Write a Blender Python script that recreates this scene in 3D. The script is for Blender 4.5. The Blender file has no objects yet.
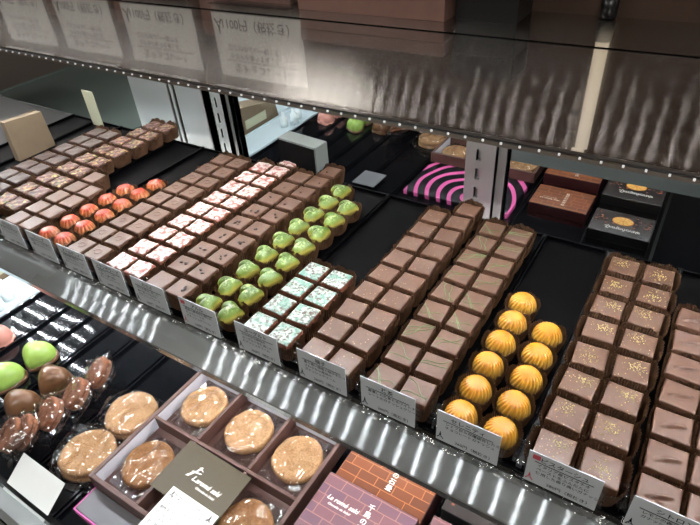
import bpy, bmesh, math, random
from mathutils import Vector, Matrix
R = random.Random(7)
COL = bpy.context.scene.collection
PI = math.pi

# ------------------------------------------------------------------ materials
def lin(h):
    h = h.lstrip('#'); o = []
    for i in (0, 2, 4):
        c = int(h[i:i+2], 16) / 255
        o.append(c/12.92 if c <= .04045 else ((c+.055)/1.055)**2.4)
    return (*o, 1)

class NT:
    def __init__(s, name):
        s.m = bpy.data.materials.new(name); s.m.use_nodes = True
        s.t = s.m.node_tree; s.b = s.t.nodes['Principled BSDF']; s.out = s.t.nodes['Material Output']
    def n(s, kind, **kw):
        x = s.t.nodes.new(kind)
        for k, v in kw.items():
            if k.startswith('i_'): x.inputs[k[2:].replace('_', ' ')].default_value = v
            else: setattr(x, k, v)
        return x
    def l(s, a, b): s.t.links.new(a, b)
    def coord(s, scale=(1, 1, 1), rnd=True, kind='Object'):
        tc = s.n('ShaderNodeTexCoord'); mp = s.n('ShaderNodeMapping'); mp.inputs['Scale'].default_value = scale
        s.l(tc.outputs[kind], mp.inputs['Vector'])
        if rnd:
            oi = s.n('ShaderNodeObjectInfo'); ml = s.n('ShaderNodeVectorMath', operation='SCALE')
            cx = s.n('ShaderNodeCombineXYZ')
            for k in range(3): s.l(oi.outputs['Random'], cx.inputs[k])
            s.l(cx.outputs[0], ml.inputs[0]); ml.inputs['Scale'].default_value = 37.0
            ad = s.n('ShaderNodeVectorMath', operation='ADD'); s.l(mp.outputs[0], ad.inputs[0]); s.l(ml.outputs[0], ad.inputs[1])
            return ad.outputs[0]
        return mp.outputs[0]
    def noise(s, vec, scale, detail=3, rough=.5):
        x = s.n('ShaderNodeTexNoise'); x.inputs['Scale'].default_value = scale; x.inputs['Detail'].default_value = detail
        x.inputs['Roughness'].default_value = rough; s.l(vec, x.inputs['Vector']); return x
    def ramp(s, fac, stops, interp='LINEAR'):
        r = s.n('ShaderNodeValToRGB'); r.color_ramp.interpolation = interp; e = r.color_ramp.elements
        while len(e) < len(stops): e.new(.5)
        for el, (p, c) in zip(e, stops): el.position = p; el.color = c if not isinstance(c, str) else lin(c)
        s.l(fac, r.inputs[0]); return r.outputs[0]
    def mix(s, fac, a, b):
        x = s.n('ShaderNodeMix', data_type='RGBA')
        if isinstance(fac, float): x.inputs['Factor'].default_value = fac
        else: s.l(fac, x.inputs['Factor'])
        for k, v in (('A', a), ('B', b)):
            sock = [i for i in x.inputs if i.name == k and i.type == 'RGBA'][0]
            if isinstance(v, (tuple, list)): sock.default_value = v
            elif isinstance(v, str): sock.default_value = lin(v)
            else: s.l(v, sock)
        return [o for o in x.outputs if o.type == 'RGBA'][0]
    def bump(s, h, strength=.3, dist=.001):
        b = s.n('ShaderNodeBump'); b.inputs['Strength'].default_value = strength; b.inputs['Distance'].default_value = dist
        s.l(h, b.inputs['Height']); s.l(b.outputs[0], s.b.inputs['Normal']); return b
    def set(s, **kw):
        for k, v in kw.items():
            s.b.inputs[k.replace('_', ' ')].default_value = lin(v) if isinstance(v, str) else v
        return s

def plain(name, col, rough=.5, metal=0, spec=.5, var=0.0, scale=60, bump=0, **kw):
    t = NT(name); t.set(Roughness=rough, Metallic=metal, Specular_IOR_Level=spec, **kw)
    c = lin(col) if isinstance(col, str) else col
    if var or bump:
        nz = t.noise(t.coord(), scale, 4)
        d = tuple(x*(1-var) for x in c[:3])+(1,); u = tuple(min(1, x*(1+var)) for x in c[:3])+(1,)
        t.l(t.ramp(nz.outputs['Fac'], [(.3, d), (.7, u)]), t.b.inputs['Base Color'])
        if bump: t.bump(nz.outputs['Fac'], bump, .0006)
    else: t.b.inputs['Base Color'].default_value = c
    return t.m

def brushed(name, col='#8c8b88', rough=.2, aniso=.75, tangent=(1, 0, 0), metal=1.0):
    t = NT(name); t.set(Base_Color=col, Metallic=1.0, Anisotropic=aniso)
    tc = t.n('ShaderNodeTexCoord'); mp = t.n('ShaderNodeMapping')
    sc = [6 if a else 900 for a in tangent]; mp.inputs['Scale'].default_value = sc
    t.l(tc.outputs['Object'], mp.inputs[0]); nz = t.noise(mp.outputs[0], 1.0, 2)
    r = t.n('ShaderNodeMapRange'); r.inputs['To Min'].default_value = rough*.95; r.inputs['To Max'].default_value = rough*1.05
    t.l(nz.outputs['Fac'], r.inputs[0]); t.l(r.outputs[0], t.b.inputs['Roughness'])
    cx = t.n('ShaderNodeCombineXYZ')
    smear = (0, 1, 0) if tangent[0] else (1, 0, 0)
    for k in range(3): cx.inputs[k].default_value = smear[k]
    t.l(cx.outputs[0], t.b.inputs['Tangent'])
    t.set(Metallic=metal)
    return t.m

def choc(name, lo, hi, rough=.34, bump=.12, scale=260, extra=None):
    t = NT(name); t.set(Roughness=rough, Specular_IOR_Level=.55)
    v = t.coord(); nz = t.noise(v, scale, 3)
    c = t.ramp(nz.outputs['Fac'], [(.3, lo), (.7, hi)])
    if extra: c = extra(t, v, c)
    t.l(c, t.b.inputs['Base Color'])
    if bump: t.bump(nz.outputs['Fac'], bump, .0005)
    return t.m

def topmask(t, lo=.5):
    g = t.n('ShaderNodeNewGeometry'); s = t.n('ShaderNodeSeparateXYZ'); t.l(g.outputs['Normal'], s.inputs[0])
    m = t.n('ShaderNodeMath', operation='GREATER_THAN'); m.inputs[1].default_value = lo; t.l(s.outputs[2], m.inputs[0]); return m.outputs[0]

def mul(t, a, b):
    m = t.n('ShaderNodeMath', operation='MULTIPLY'); t.l(a, m.inputs[0])
    if isinstance(b, float): m.inputs[1].default_value = b
    else: t.l(b, m.inputs[1])
    return m.outputs[0]

M = {}
M['milk'] = choc('milk_chocolate', '#482d1f', '#533726', rough=.46)
M['milk_sheen'] = choc('glossy_milk_chocolate', '#4b3124', '#563a2b', rough=.33, bump=.05)
M['dark'] = choc('dark_chocolate', '#2b1a14', '#37221a', rough=.42, bump=.35, scale=420)
def nuts(t, v, c):
    vo = t.n('ShaderNodeTexVoronoi'); vo.inputs['Scale'].default_value = 270; t.l(v, vo.inputs['Vector'])
    s = t.n('ShaderNodeSeparateColor'); t.l(vo.outputs['Color'], s.inputs[0])
    col = t.ramp(s.outputs[0], [(0, '#4a2a20'), (.34, '#7c5c32'), (.44, '#452720'), (.66, '#6b403a'), (.77, '#8a7c4a'), (.83, '#525a30'), (.88, '#3c2219')], 'CONSTANT')
    return t.mix(topmask(t), c, col)
M['nut'] = choc('nut_flake_chocolate', '#3e261b', '#4b2e22', rough=.5, bump=.6, scale=300, extra=nuts)
def swirl(t, v, c):
    return c
def pinkwhite(t, v, c):
    a = t.noise(v, 170, 3); b = t.noise(v, 420, 2, .6)
    col = t.ramp(a.outputs['Fac'], [(.49, '#b3a6a0'), (.55, '#9c6c66'), (.62, '#80443e')])
    col = t.mix(t.ramp(b.outputs['Fac'], [(.56, (0, 0, 0, 1)), (.66, (1, 1, 1, 1))]), col, '#5f302e')
    return t.mix(topmask(t, .55), c, col)
M['pinkwhite'] = choc('white_and_pink_flaked_chocolate', '#6a4031', '#764936', extra=pinkwhite)
def teal(t, v, c):
    a = t.noise(v, 330, 4, .65); b = t.noise(v, 140, 2)
    col = t.ramp(a.outputs['Fac'], [(.42, '#43302a'), (.49, '#717c74'), (.57, '#9aa59d')])
    col = t.mix(t.ramp(b.outputs['Fac'], [(.48, (0, 0, 0, 1)), (.62, (.75, .75, .75, 1))]), col, '#4d7a6c')
    return t.mix(topmask(t), c, col)
M['teal'] = choc('white_and_teal_marbled_chocolate', '#653a2c', '#704433', extra=teal)
def gold(t, v, c):
    vo = t.n('ShaderNodeTexVoronoi'); vo.inputs['Scale'].default_value = 430; t.l(v, vo.inputs['Vector'])
    d = t.ramp(vo.outputs['Distance'], [(.16, (1, 1, 1, 1)), (.22, (0, 0, 0, 1))])
    s = t.n('ShaderNodeSeparateColor'); t.l(vo.outputs['Color'], s.inputs[0])
    k = t.ramp(s.outputs[0], [(.55, (0, 0, 0, 1)), (.6, (1, 1, 1, 1))])
    n = t.noise(v, 90, 2); nn = t.ramp(n.outputs['Fac'], [(.42, (.1, .1, .1, 1)), (.58, (1, 1, 1, 1))])
    return t.mix(mul(t, mul(t, mul(t, d, k), nn), topmask(t)), c, '#d8b27a')
M['golddust'] = choc('gold_dusted_milk_chocolate', '#482e20', '#543828', rough=.36, bump=.05, extra=gold)
def zgrad(name, stops, z0, z1, noise=.18, rough=.3, nscale=150, spots=None):
    t = NT(name); t.set(Roughness=rough, Specular_IOR_Level=.5)
    tc = t.n('ShaderNodeTexCoord'); s = t.n('ShaderNodeSeparateXYZ'); t.l(tc.outputs['Object'], s.inputs[0])
    r = t.n('ShaderNodeMapRange'); r.inputs['From Min'].default_value = z0; r.inputs['From Max'].default_value = z1; t.l(s.outputs[2], r.inputs[0])
    v = t.coord(); nz = t.noise(v, nscale, 3)
    a = t.n('ShaderNodeMath', operation='MULTIPLY_ADD'); t.l(nz.outputs['Fac'], a.inputs[0]); a.inputs[1].default_value = noise; t.l(r.outputs[0], a.inputs[2])
    b = t.n('ShaderNodeMath', operation='SUBTRACT'); t.l(a.outputs[0], b.inputs[0]); b.inputs[1].default_value = noise/2
    c = t.ramp(b.outputs[0], stops)
    if spots:
        n2 = t.noise(v, 330, 3, .6)
        f = mul(t, t.ramp(n2.outputs['Fac'], [(.52, (0, 0, 0, 1)), (.6, (.8, .8, .8, 1))]), t.ramp(r.outputs[0], [(.7, (0, 0, 0, 1)), (.9, (1, 1, 1, 1))]))
        c = t.mix(f, c, spots)
    t.l(c, t.b.inputs['Base Color']); return t.m
M['orangedome'] = zgrad('orange_red_sugar_shell', [(.0, '#6a4028'), (.5, '#93623f'), (.80, '#a0522f'), (.93, '#982a14'), (1, '#90200e')], .002, .0215, rough=.25)
M['yellowdome'] = zgrad('yellow_sugar_shell', [(.0, '#5c3a1c'), (.35, '#7c6034'), (.62, '#9c742a'), (.86, '#b47516'), (1, '#b05c06')], .002, .024, rough=.24)
M['green'] = zgrad('green_and_yellow_shell', [(.0, '#4a3418'), (.42, '#7a6a2c'), (.52, '#989044'), (.72, '#5a7026'), (1, '#2a4a16')], .002, .024, rough=.3, spots='#9aa870')
M['cup'] = plain('brown_glassine_paper', '#4c3422', .5, var=.35, scale=200)
M['nib'] = plain('roasted_cocoa_nib', '#24130d', .5)
M['greenline'] = plain('pale_green_drizzle', '#55703f', .45)
M['crumb'] = plain('gold_green_pistachio_crumb', '#c6b878', .4, var=.3)
M['steel'] = brushed('brushed_steel', '#a9adac', .105, 1.0, metal=.72)
M['plate'] = brushed('brushed_steel_plate', '#c6c1bc', .2, 1.0)
def twolobe(m, sharp, f):
    nt = m.node_tree; b = nt.nodes['Principled BSDF']; out = nt.nodes['Material Output']
    g = nt.nodes.new('ShaderNodeBsdfGlossy'); g.inputs['Roughness'].default_value = sharp; g.inputs['Color'].default_value = b.inputs['Base Color'].default_value
    mx = nt.nodes.new('ShaderNodeMixShader'); mx.inputs[0].default_value = f
    nt.links.new(b.outputs[0], mx.inputs[1]); nt.links.new(g.outputs[0], mx.inputs[2]); nt.links.new(mx.outputs[0], out.inputs['Surface'])
twolobe(M['plate'], .035, .55)
M['post'] = brushed('upright_steel', '#8c8c8a', .36, .5, (0, 0, 1), .6)
M['tray'] = plain('black_plastic', '#030304', .4, spec=.03)
M['tray_low'] = plain('glossy_black_plastic', '#0a0b0e', .06, spec=.5)
M['trayrib'] = plain('satin_black_plastic', '#0b0b0d', .35)
M['deck'] = plain('black_laminate', '#0a0a0b', .4)
M['beam'] = plain('grey_painted_steel', '#c4c6c8', .6)
M['cabinet'] = plain('dark_cabinet_panel', '#241e1b', .4)
t = NT('mirror_glass'); t.set(Base_Color='#a9adad', Metallic=1.0, Roughness=.015); M['mirror'] = t.m
M['white'] = plain('white_card', '#d9d9d6', .6)
M['card'] = plain('pale_grey_card', '#b4babd', .6)
M['ink'] = plain('black_ink', '#050506', .7, spec=.1)
M['inkred'] = plain('red_ink', '#b0424e', .6)
M['whiteink'] = plain('white_print', '#efe9e2', .5)
M['greycase'] = plain('grey_white_plastic', '#626866', .5)
M['blackface'] = plain('matt_black_board', '#040404', .6, spec=.1)
M['box_brown'] = plain('brown_gift_board', '#74554b', .55, var=.08)
M['box_black'] = plain('black_gift_board', '#0d0b0b', .4)
M['box_maroon'] = plain('maroon_gift_board', '#2c1012', .35)
M['box_open'] = plain('chestnut_board', '#4a3029', .5, var=.08)
M['liner'] = plain('pale_grey_liner', '#b8b6bd', .5)
M['railgrey'] = plain('satin_grey_rail', '#b4bbb9', .35, .35)
M['greyfront'] = plain('grey_board', '#6d6c70', .35)
M['pinkedge'] = plain('pink_card_edge', '#d85aa8', .45)
M['goldcard'] = plain('bronze_card', '#443c2d', .45, spec=.25)
M['kraft'] = plain('kraft_paper', '#665744', .75, var=.08, scale=40)
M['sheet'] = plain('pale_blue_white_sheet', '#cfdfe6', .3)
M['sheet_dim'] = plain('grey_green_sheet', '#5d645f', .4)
M['bottle'] = plain('white_bottle', '#dfe8ea', .3)
M['pinkheart'] = plain('pink_shell', '#b47c71', .3, var=.06)
M['greenheart'] = plain('pale_green_shell', '#86a34e', .25, var=.06)
M['brownheart'] = plain('hazelnut_shell', '#5c3f29', .28, var=.12)
M['darkheart'] = plain('dark_hazelnut_shell', '#57382a', .3, var=.1)
def cookie_mat(name, lo, hi, b=.5):
    t = NT(name); t.set(Roughness=.75, Specular_IOR_Level=.2)
    v = t.coord(); a = t.noise(v, 90, 5, .6); d = t.noise(v, 600, 2)
    c = t.mix(t.ramp(d.outputs['Fac'], [(.42, (0, 0, 0, 1)), (.62, (.45, .45, .45, 1))]), t.ramp(a.outputs['Fac'], [(.3, lo), (.7, hi)]), '#5c3c22')
    t.l(c, t.b.inputs['Base Color']); t.bump(d.outputs['Fac'], b, .0007); return t.m
M['cookie'] = cookie_mat('golden_biscuit', '#9a7450', '#b58f69', .9)
M['cookie_toast'] = cookie_mat('toasted_biscuit', '#7c5535', '#966c46', .9)
M['cookie_cocoa'] = cookie_mat('cocoa_biscuit', '#6b4330', '#80523c', .8)
def film(name, base=.07, nscale=38, strength=1.0, dist=.012, rough=.07, stretch=(1, 1, 1)):
    t = NT(name); t.t.nodes.remove(t.b)
    tr = t.n('ShaderNodeBsdfTransparent'); gl = t.n('ShaderNodeBsdfGlossy'); gl.inputs['Roughness'].default_value = rough
    tr.inputs['Color'].default_value = (.95, .95, .95, 1)
    v = t.coord(stretch); a = t.noise(v, nscale, 2, .4)
    w = t.n('ShaderNodeTexVoronoi', feature='DISTANCE_TO_EDGE'); w.inputs['Scale'].default_value = nscale*1.1; t.l(v, w.inputs['Vector'])
    s = t.n('ShaderNodeMath', operation='MULTIPLY_ADD'); t.l(w.outputs['Distance'], s.inputs[0]); s.inputs[1].default_value = .8; t.l(a.outputs['Fac'], s.inputs[2])
    b = t.n('ShaderNodeBump'); b.inputs['Strength'].default_value = strength; b.inputs['Distance'].default_value = dist; t.l(s.outputs[0], b.inputs['Height'])
    t.l(b.outputs[0], gl.inputs['Normal'])
    lw = t.n('ShaderNodeLayerWeight'); lw.inputs['Blend'].default_value = .5; t.l(b.outputs[0], lw.inputs['Normal'])
    pw = t.n('ShaderNodeMath', operation='POWER'); t.l(lw.outputs['Facing'], pw.inputs[0]); pw.inputs[1].default_value = 4.0
    ad = t.n('ShaderNodeMath', operation='MULTIPLY_ADD', use_clamp=True); t.l(pw.outputs[0], ad.inputs[0]); ad.inputs[1].default_value = .6; ad.inputs[2].default_value = base
    mx = t.n('ShaderNodeMixShader'); t.l(ad.outputs[0], mx.inputs[0]); t.l(tr.outputs[0], mx.inputs[1]); t.l(gl.outputs[0], mx.inputs[2])
    t.l(mx.outputs[0], t.out.inputs['Surface']); return t.m
M['film'] = film('clear_crinkled_film', .11, 42, 1.0, .016, .07, (1, .3, 1))
M['acrylic'] = film('clear_acrylic', .05, 12, .05)
M['strip'] = film('clear_price_strip', .10, 90, .6)
def cobble(name, c1, c2, mortar, rough=.3):
    t = NT(name); t.set(Roughness=rough, Specular_IOR_Level=.5)
    v = t.coord((100, 100, 100), False); nz = t.noise(v, .6, 2)
    mx = t.n('ShaderNodeMix', data_type='VECTOR'); mx.inputs['Factor'].default_value = .12
    va = [i for i in mx.inputs if i.type == 'VECTOR' and i.name in 'AB']; t.l(v, va[0]); t.l(nz.outputs['Color'], va[1])
    b = t.n('ShaderNodeTexBrick'); b.offset = .4; b.squash = 1.4; b.squash_frequency = 3
    b.inputs['Scale'].default_value = 1.0; b.inputs['Brick Width'].default_value = 1.8; b.inputs['Row Height'].default_value = .95
    b.inputs['Mortar Size'].default_value = .045; b.inputs['Mortar Smooth'].default_value = .3
    b.inputs['Color1'].default_value = lin(c1); b.inputs['Color2'].default_value = lin(c2); b.inputs['Mortar'].default_value = lin(mortar)
    t.l([o for o in mx.outputs if o.type == 'VECTOR'][0], b.inputs['Vector']); t.l(b.outputs['Color'], t.b.inputs['Base Color']); return t.m
M['cobble'] = cobble('orange_cobblestone_print', '#6f3c22', '#58301e', '#98633f')
M['cobble_sheen'] = cobble('cobblestone_print_painted_sheen', '#6b4a4e', '#5f4854', '#8a6660', .28)  # same cobble print with a violet glossy reflection put into its colours
M['cobble_pale'] = cobble('rose_cobblestone_print', '#8a6258', '#7c584f', '#a98274', .3)
M['fruitlid'] = plain('dark_grey_printed_lid', '#2b2625', .25, var=.1, scale=40)
M['slice'] = plain('orange_slice_print', '#eabb66', .4, var=.15, scale=200)
M['rind'] = plain('orange_rind_print', '#c8742c', .4)
M['splash'] = plain('rust_splash_print', '#8a4a34', .4)
def zebra():
    t = NT('black_and_pink_wave_print'); t.set(Roughness=.22)
    w = t.n('ShaderNodeTexWave', wave_type='RINGS', rings_direction='SPHERICAL'); w.inputs['Scale'].default_value = 13; w.inputs['Distortion'].default_value = 7.0; w.inputs['Detail Scale'].default_value = .6
    w.inputs['Detail'].default_value = 1
    mp = t.coord((1, .8, 1), False)
    ad = t.n('ShaderNodeVectorMath', operation='ADD'); ad.inputs[1].default_value = (-.02, -.11, 0); t.l(mp, ad.inputs[0]); t.l(ad.outputs[0], w.inputs['Vector'])
    t.l(t.ramp(w.outputs['Fac'], [(.70, '#141218'), (.76, '#ee6cb0')]), t.b.inputs['Base Color']); return t.m
M['zebra'] = zebra()
def emit(name, col, s):
    t = NT(name); t.set(Base_Color=(.9, .9, .9, 1)); t.b.inputs['Emission Color'].default_value = col; t.b.inputs['Emission Strength'].default_value = s; return t.m
LED = 1.0
M['led'] = emit('white_led', (.93, .97, 1, 1), 800*LED)
M['led_low'] = emit('white_led_lower', (.90, .96, 1, 1), 560*LED)
M['led_high'] = emit('white_led_upper', (1, .97, .93, 1), 62*LED)
M['glint_dot'] = emit('glint_dot_glow', (1, 1, 1, 1), .55)
M['led_head'] = emit('white_led_header', (.93, .97, 1, 1), 150)
M['rear_fill'] = emit('rear_fill_glow', (1, .98, .95, 1), 1300)
M['led_short'] = emit('white_led_short', (.88, .95, 1, 1), 700)
M['led_mid'] = emit('white_led_middle', (1, .97, .93, 1), 300*LED)
M['lampglass'] = emit('ceiling_fill_glow', (1, .96, .9, 1), 22)
M['wallpaint'] = plain('warm_wall_paint', '#7d7168', .8)
M['walldark'] = plain('dark_brown_wall', '#4a3d36', .7)
M['board'] = plain('matt_dark_brown_board', '#43362f', 1.0, spec=0.0)
M['floorstone'] = plain('grey_floor_tile', '#77726c', .5, var=.1, scale=3)
M['ceil'] = plain('ceiling_paint', '#b9b4ad', .9)
M['cream'] = plain('cream_plastic', '#a0a088', .4)
M['plate_grey'] = plain('grey_label_plate', '#55565a', .4)

# ------------------------------------------------------------------ mesh helpers
def new_mesh(name, bm, mat, smooth=False):
    me = bpy.data.meshes.new(name); bm.normal_update(); bm.to_mesh(me); bm.free()
    for m in (mat if isinstance(mat, (list, tuple)) else [mat]): me.materials.append(m)
    if smooth:
        for p in me.polygons: p.use_smooth = True
    return me
def link(name, me, parent=None, loc=(0, 0, 0), rz=0):
    o = bpy.data.objects.new(name, me); COL.objects.link(o); o.location = loc; o.rotation_euler = (0, 0, rz)
    if parent is not None: o.parent = parent
    return o
def obj(name, bm, mat, parent=None, loc=(0, 0, 0), rz=0, smooth=False):
    return link(name, new_mesh(name, bm, mat, smooth), parent, loc, rz)
def tag(o, label=None, cat=None, group=None, kind=None):
    if label: o['label'] = label
    if cat: o['category'] = cat
    if group: o['group'] = group
    if kind: o['kind'] = kind
    return o
def empty(name, loc, label, cat, group=None, rz=0):
    o = link(name, None, None, loc, rz); o.empty_display_size = .02; return tag(o, label, cat, group)
def box(bm, x0, x1, y0, y1, z0, z1, mi=0):
    v = [bm.verts.new(p) for p in ((x0,y0,z0),(x1,y0,z0),(x1,y1,z0),(x0,y1,z0),(x0,y0,z1),(x1,y0,z1),(x1,y1,z1),(x0,y1,z1))]
    fs = [bm.faces.new([v[i] for i in f]) for f in ((3,2,1,0),(4,5,6,7),(0,1,5,4),(1,2,6,5),(2,3,7,6),(3,0,4,7))]
    for f in fs: f.material_index = mi
    return fs
def bevel(bm, w, seg=2):
    bmesh.ops.bevel(bm, geom=list(bm.edges), offset=w, segments=seg, affect='EDGES', profile=.5, clamp_overlap=True); return bm
def bbox(x0, x1, y0, y1, z0, z1, bv=0, seg=2):
    bm = bmesh.new(); box(bm, x0, x1, y0, y1, z0, z1)
    if bv: bevel(bm, bv, seg)
    return bm
def prism(bm, prof, x0, x1, axis='x'):
    # closed profile (a, b) -> extruded along x: (x, a, b)
    A = [bm.verts.new((x0, a, b)) for a, b in prof]; B = [bm.verts.new((x1, a, b)) for a, b in prof]
    n = len(prof)
    for i in range(n): bm.faces.new((A[i], A[(i+1) % n], B[(i+1) % n], B[i]))
    bm.faces.new(A[::-1]); bm.faces.new(B)
    bmesh.ops.recalc_face_normals(bm, faces=bm.faces); return bm
def rings(bm, rs, closed_top=True, closed_bottom=True):
    # rs: list of lists of points (same count), bottom to top
    V = [[bm.verts.new(p) for p in r] for r in rs]; n = len(rs[0])
    for a, b in zip(V, V[1:]):
        for i in range(n): bm.faces.new((a[i], a[(i+1) % n], b[(i+1) % n], b[i]))
    if closed_bottom: bm.faces.new(V[0][::-1])
    if closed_top: bm.faces.new(V[-1])
    return bm
def tube(bm, pts, r, n=6):
    rs = []
    for i, p in enumerate(pts):
        p = Vector(p); d = (Vector(pts[min(i+1, len(pts)-1)])-Vector(pts[max(i-1, 0)])).normalized()
        u = d.cross(Vector((0, 0, 1)));  u = u.normalized() if u.length > 1e-6 else Vector((1, 0, 0)); w = u.cross(d)
        rs.append([p+u*r*math.cos(2*PI*k/n)+w*r*math.sin(2*PI*k/n) for k in range(n)])
    rings(bm, rs); bmesh.ops.recalc_face_normals(bm, faces=bm.faces); return bm
_fc = {}
def text_mesh(s, size, mat, align='LEFT', shear=0.0, spacing=1.0, bold=.010):
    key = (s, size, mat.name, align, shear, spacing)
    if key in _fc: return _fc[key]
    cu = bpy.data.curves.new('lettering', 'FONT'); cu.body = s; cu.size = size; cu.align_x = align; cu.shear = shear
    cu.space_character = spacing; cu.resolution_u = 3; cu.offset = size*bold
    o = bpy.data.objects.new('lettering', cu); COL.objects.link(o)
    dg = bpy.context.evaluated_depsgraph_get(); dg.update()
    me = bpy.data.meshes.new_from_object(o.evaluated_get(dg)); me.name = 'lettering'
    me.materials.clear(); me.materials.append(mat)
    bpy.data.objects.remove(o); bpy.data.curves.remove(cu)
    _fc[key] = me; return me
def letters(name, s, size, mat, parent, loc, rot=(0, 0, 0), align='LEFT', shear=0.0, spacing=1.0):
    o = link(name, text_mesh(s, size, mat, align, shear, spacing), parent, loc); o.rotation_euler = rot; return o
def copy_tree(o, parent=None):
    c = o.copy(); COL.objects.link(c)
    if parent is not None: c.parent = parent
    for ch in list(o.children): copy_tree(ch, c)
    return c

# ------------------------------------------------------------------ camera
F, YAW, PIT, ROL = 556.24, 0.608612, 0.648935, -0.0796524
fw = Vector((-math.sin(YAW)*math.cos(PIT), math.cos(YAW)*math.cos(PIT), -math.sin(PIT)))
r0 = fw.cross(Vector((0, 0, 1))).normalized(); u0 = r0.cross(fw)
rr = math.cos(ROL)*r0+math.sin(ROL)*u0; uu = -math.sin(ROL)*r0+math.cos(ROL)*u0
cam = bpy.data.cameras.new('camera'); co = bpy.data.objects.new('camera', cam); COL.objects.link(co)
mw = Matrix((rr, uu, -fw)).transposed().to_4x4(); mw.translation = Vector((.214243, -.307597, .346423)); co.matrix_world = mw
cam.sensor_width = 36; cam.lens = F/700*36; cam.clip_start = .01; cam.clip_end = 50
bpy.context.scene.camera = co

# ------------------------------------------------------------------ the shop room
FZ = -1.0
def struct(name, bm, mat):
    return tag(obj(name, bm, mat), kind='structure')
struct('floor', bbox(-3.2, 2.6, -2.6, 2.8, FZ-.05, FZ), M['floorstone'])
struct('ceiling', bbox(-3.2, 2.6, -2.6, 2.8, 1.7, 1.75), M['ceil'])
struct('wall_back', bbox(-3.2, 2.6, 2.8, 2.85, FZ, 1.7), M['walldark'])
struct('wall_front', bbox(-3.2, 2.6, -2.65, -2.6, FZ, 1.7), M['wallpaint'])
struct('wall_left', bbox(-3.25, -3.2, -2.6, 2.8, FZ, 1.7), M['wallpaint'])
struct('wall_right', bbox(2.6, 2.65, -2.6, 2.8, FZ, 1.7), M['wallpaint'])
for i, (x, y, w) in enumerate(((-1.5, -1.2, 'over the left front of the shop'), (.7, -1.2, 'over the right front of the shop'), (-1.5, 1.6, 'over the left rear of the shop'), (.7, 1.6, 'over the right rear of the shop'))):
    e = empty('ceiling_fill_light', (x, y, 1.7), 'added square ceiling fill light '+w, 'ceiling light', 'ceiling lights')  # unseen lights added to fill the room with light
    bm = bmesh.new(); 
    for a in ((-.31, .31, -.31, -.28), (-.31, .31, .28, .31), (-.31, -.28, -.28, .28), (.28, .31, -.28, .28)): box(bm, *a, -.03, -.001)
    obj('frame', bm, M['white'], e); obj('diffuser', bbox(-.28, .28, -.28, .28, -.02, -.001), M['lampglass'], e)
# ------------------------------------------------------------------ display case
XL, XR = -1.75, .62
YM = .408
DZ = -.2820     # lower deck surface
e = empty('display_case', (0, 0, FZ), 'chilled glass and steel display case holding all the chocolates', 'display case')
def casepart(name, bm, mat, smooth=False):
    o = obj(name, bm, mat, e, (0, 0, -FZ), smooth=smooth); return o
casepart('cabinet', bbox(XL, XR, -.2600, .45, FZ, DZ-.012), M['cabinet'])
casepart('deck', bbox(XL, XR, -.2310, YM-.004, DZ-.012, DZ-.0046), M['deck'])
bm = bmesh.new(); prism(bm, [(-.2600, -.2920), (-.2600, -.2690), (-.2530, -.2630), (-.2365, -.2650), (-.2330, -.2720), (-.2330, -.2920)], XL, XR); casepart('front_rail', bm, M['steel'])
casepart('back_mirror', bbox(XL, XR, YM, YM+.006, DZ-.004, .150), M['mirror'])
casepart('back_panel', bbox(XL, XR, YM+.010, YM+.03, DZ-.01, .178), M['cabinet'])
# uprights that carry the shelves, standing just in front of the mirror
def upright(x0, x1, slotted):
    bm = bmesh.new(); y0, y1 = YM-.022, YM-.002
    if slotted:
        w = (x1-x0)
        box(bm, x0, x0+w*.28, y0, y1, DZ, .17); box(bm, x0+w*.40, x0+w*.78, y0, y1, DZ, .17); box(bm, x0+w*.78, x1, y0+.012, y1, DZ, .17)
        box(bm, x0+w*.28, x0+w*.40, y0+.008, y1, DZ, .17)
        for k in range(12):
            z = DZ+.03+k*.03; box(bm, x0+w*.28, x0+w*.40, y0, y0+.008, z, z+.012)
    else:
        box(bm, x0, x1, y0, y1, DZ, .17); bevel(bm, .0015, 1)
    return casepart('upright', bm, M['post'])
upright(-.052, .004, True)
upright(-.778, -.665, False); upright(-.660, -.651, False); upright(-.645, -.573, False); upright(-.551, -.518, True)

# middle shelf
e = empty('display_shelf', (0, .09, -.03), 'steel edged middle shelf carrying the trays of chocolates', 'shelf')
def sp(name, bm, mat): return obj(name, bm, mat, e, (0, -.09, .03))
sp('shelf_panel', bbox(XL+.01, XR-.01, -.0605, .2365, -.036, -.0235), M['deck'])
bm = bmesh.new()
prism(bm, [(-.0625, -.0305), (-.0625, -.046), (-.0950, -.046), (-.0962, -.0376), (-.0955, -.0364), (-.0838, -.0321), (-.0655, -.0272)], XL+.01, XR-.01); sp('front_rail', bm, M['steel'])
bm = bmesh.new(); prism(bm, [(.2375, -.052), (.2460, -.052), (.2445, -.0300), (.2385, -.0240), (.2375, -.0240)], XL+.01, XR-.01); sp('back_rail', bm, M['steel'])
bm = bmesh.new(); prism(bm, [(-.0645, -.0275), (-.0645, -.0205), (-.0612, -.0205), (-.0612, -.0275)], XL+.01, XR-.01); sp('black_lip', bm, M['tray'])

sp('rear_rail', bbox(-.040, XR-.01, .2470, .2500, -.113, -.087), M['railgrey'])
sp('rear_rail_hanger', bbox(.30, .33, .2440, .2465, -.100, -.047), M['steel'])
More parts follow.
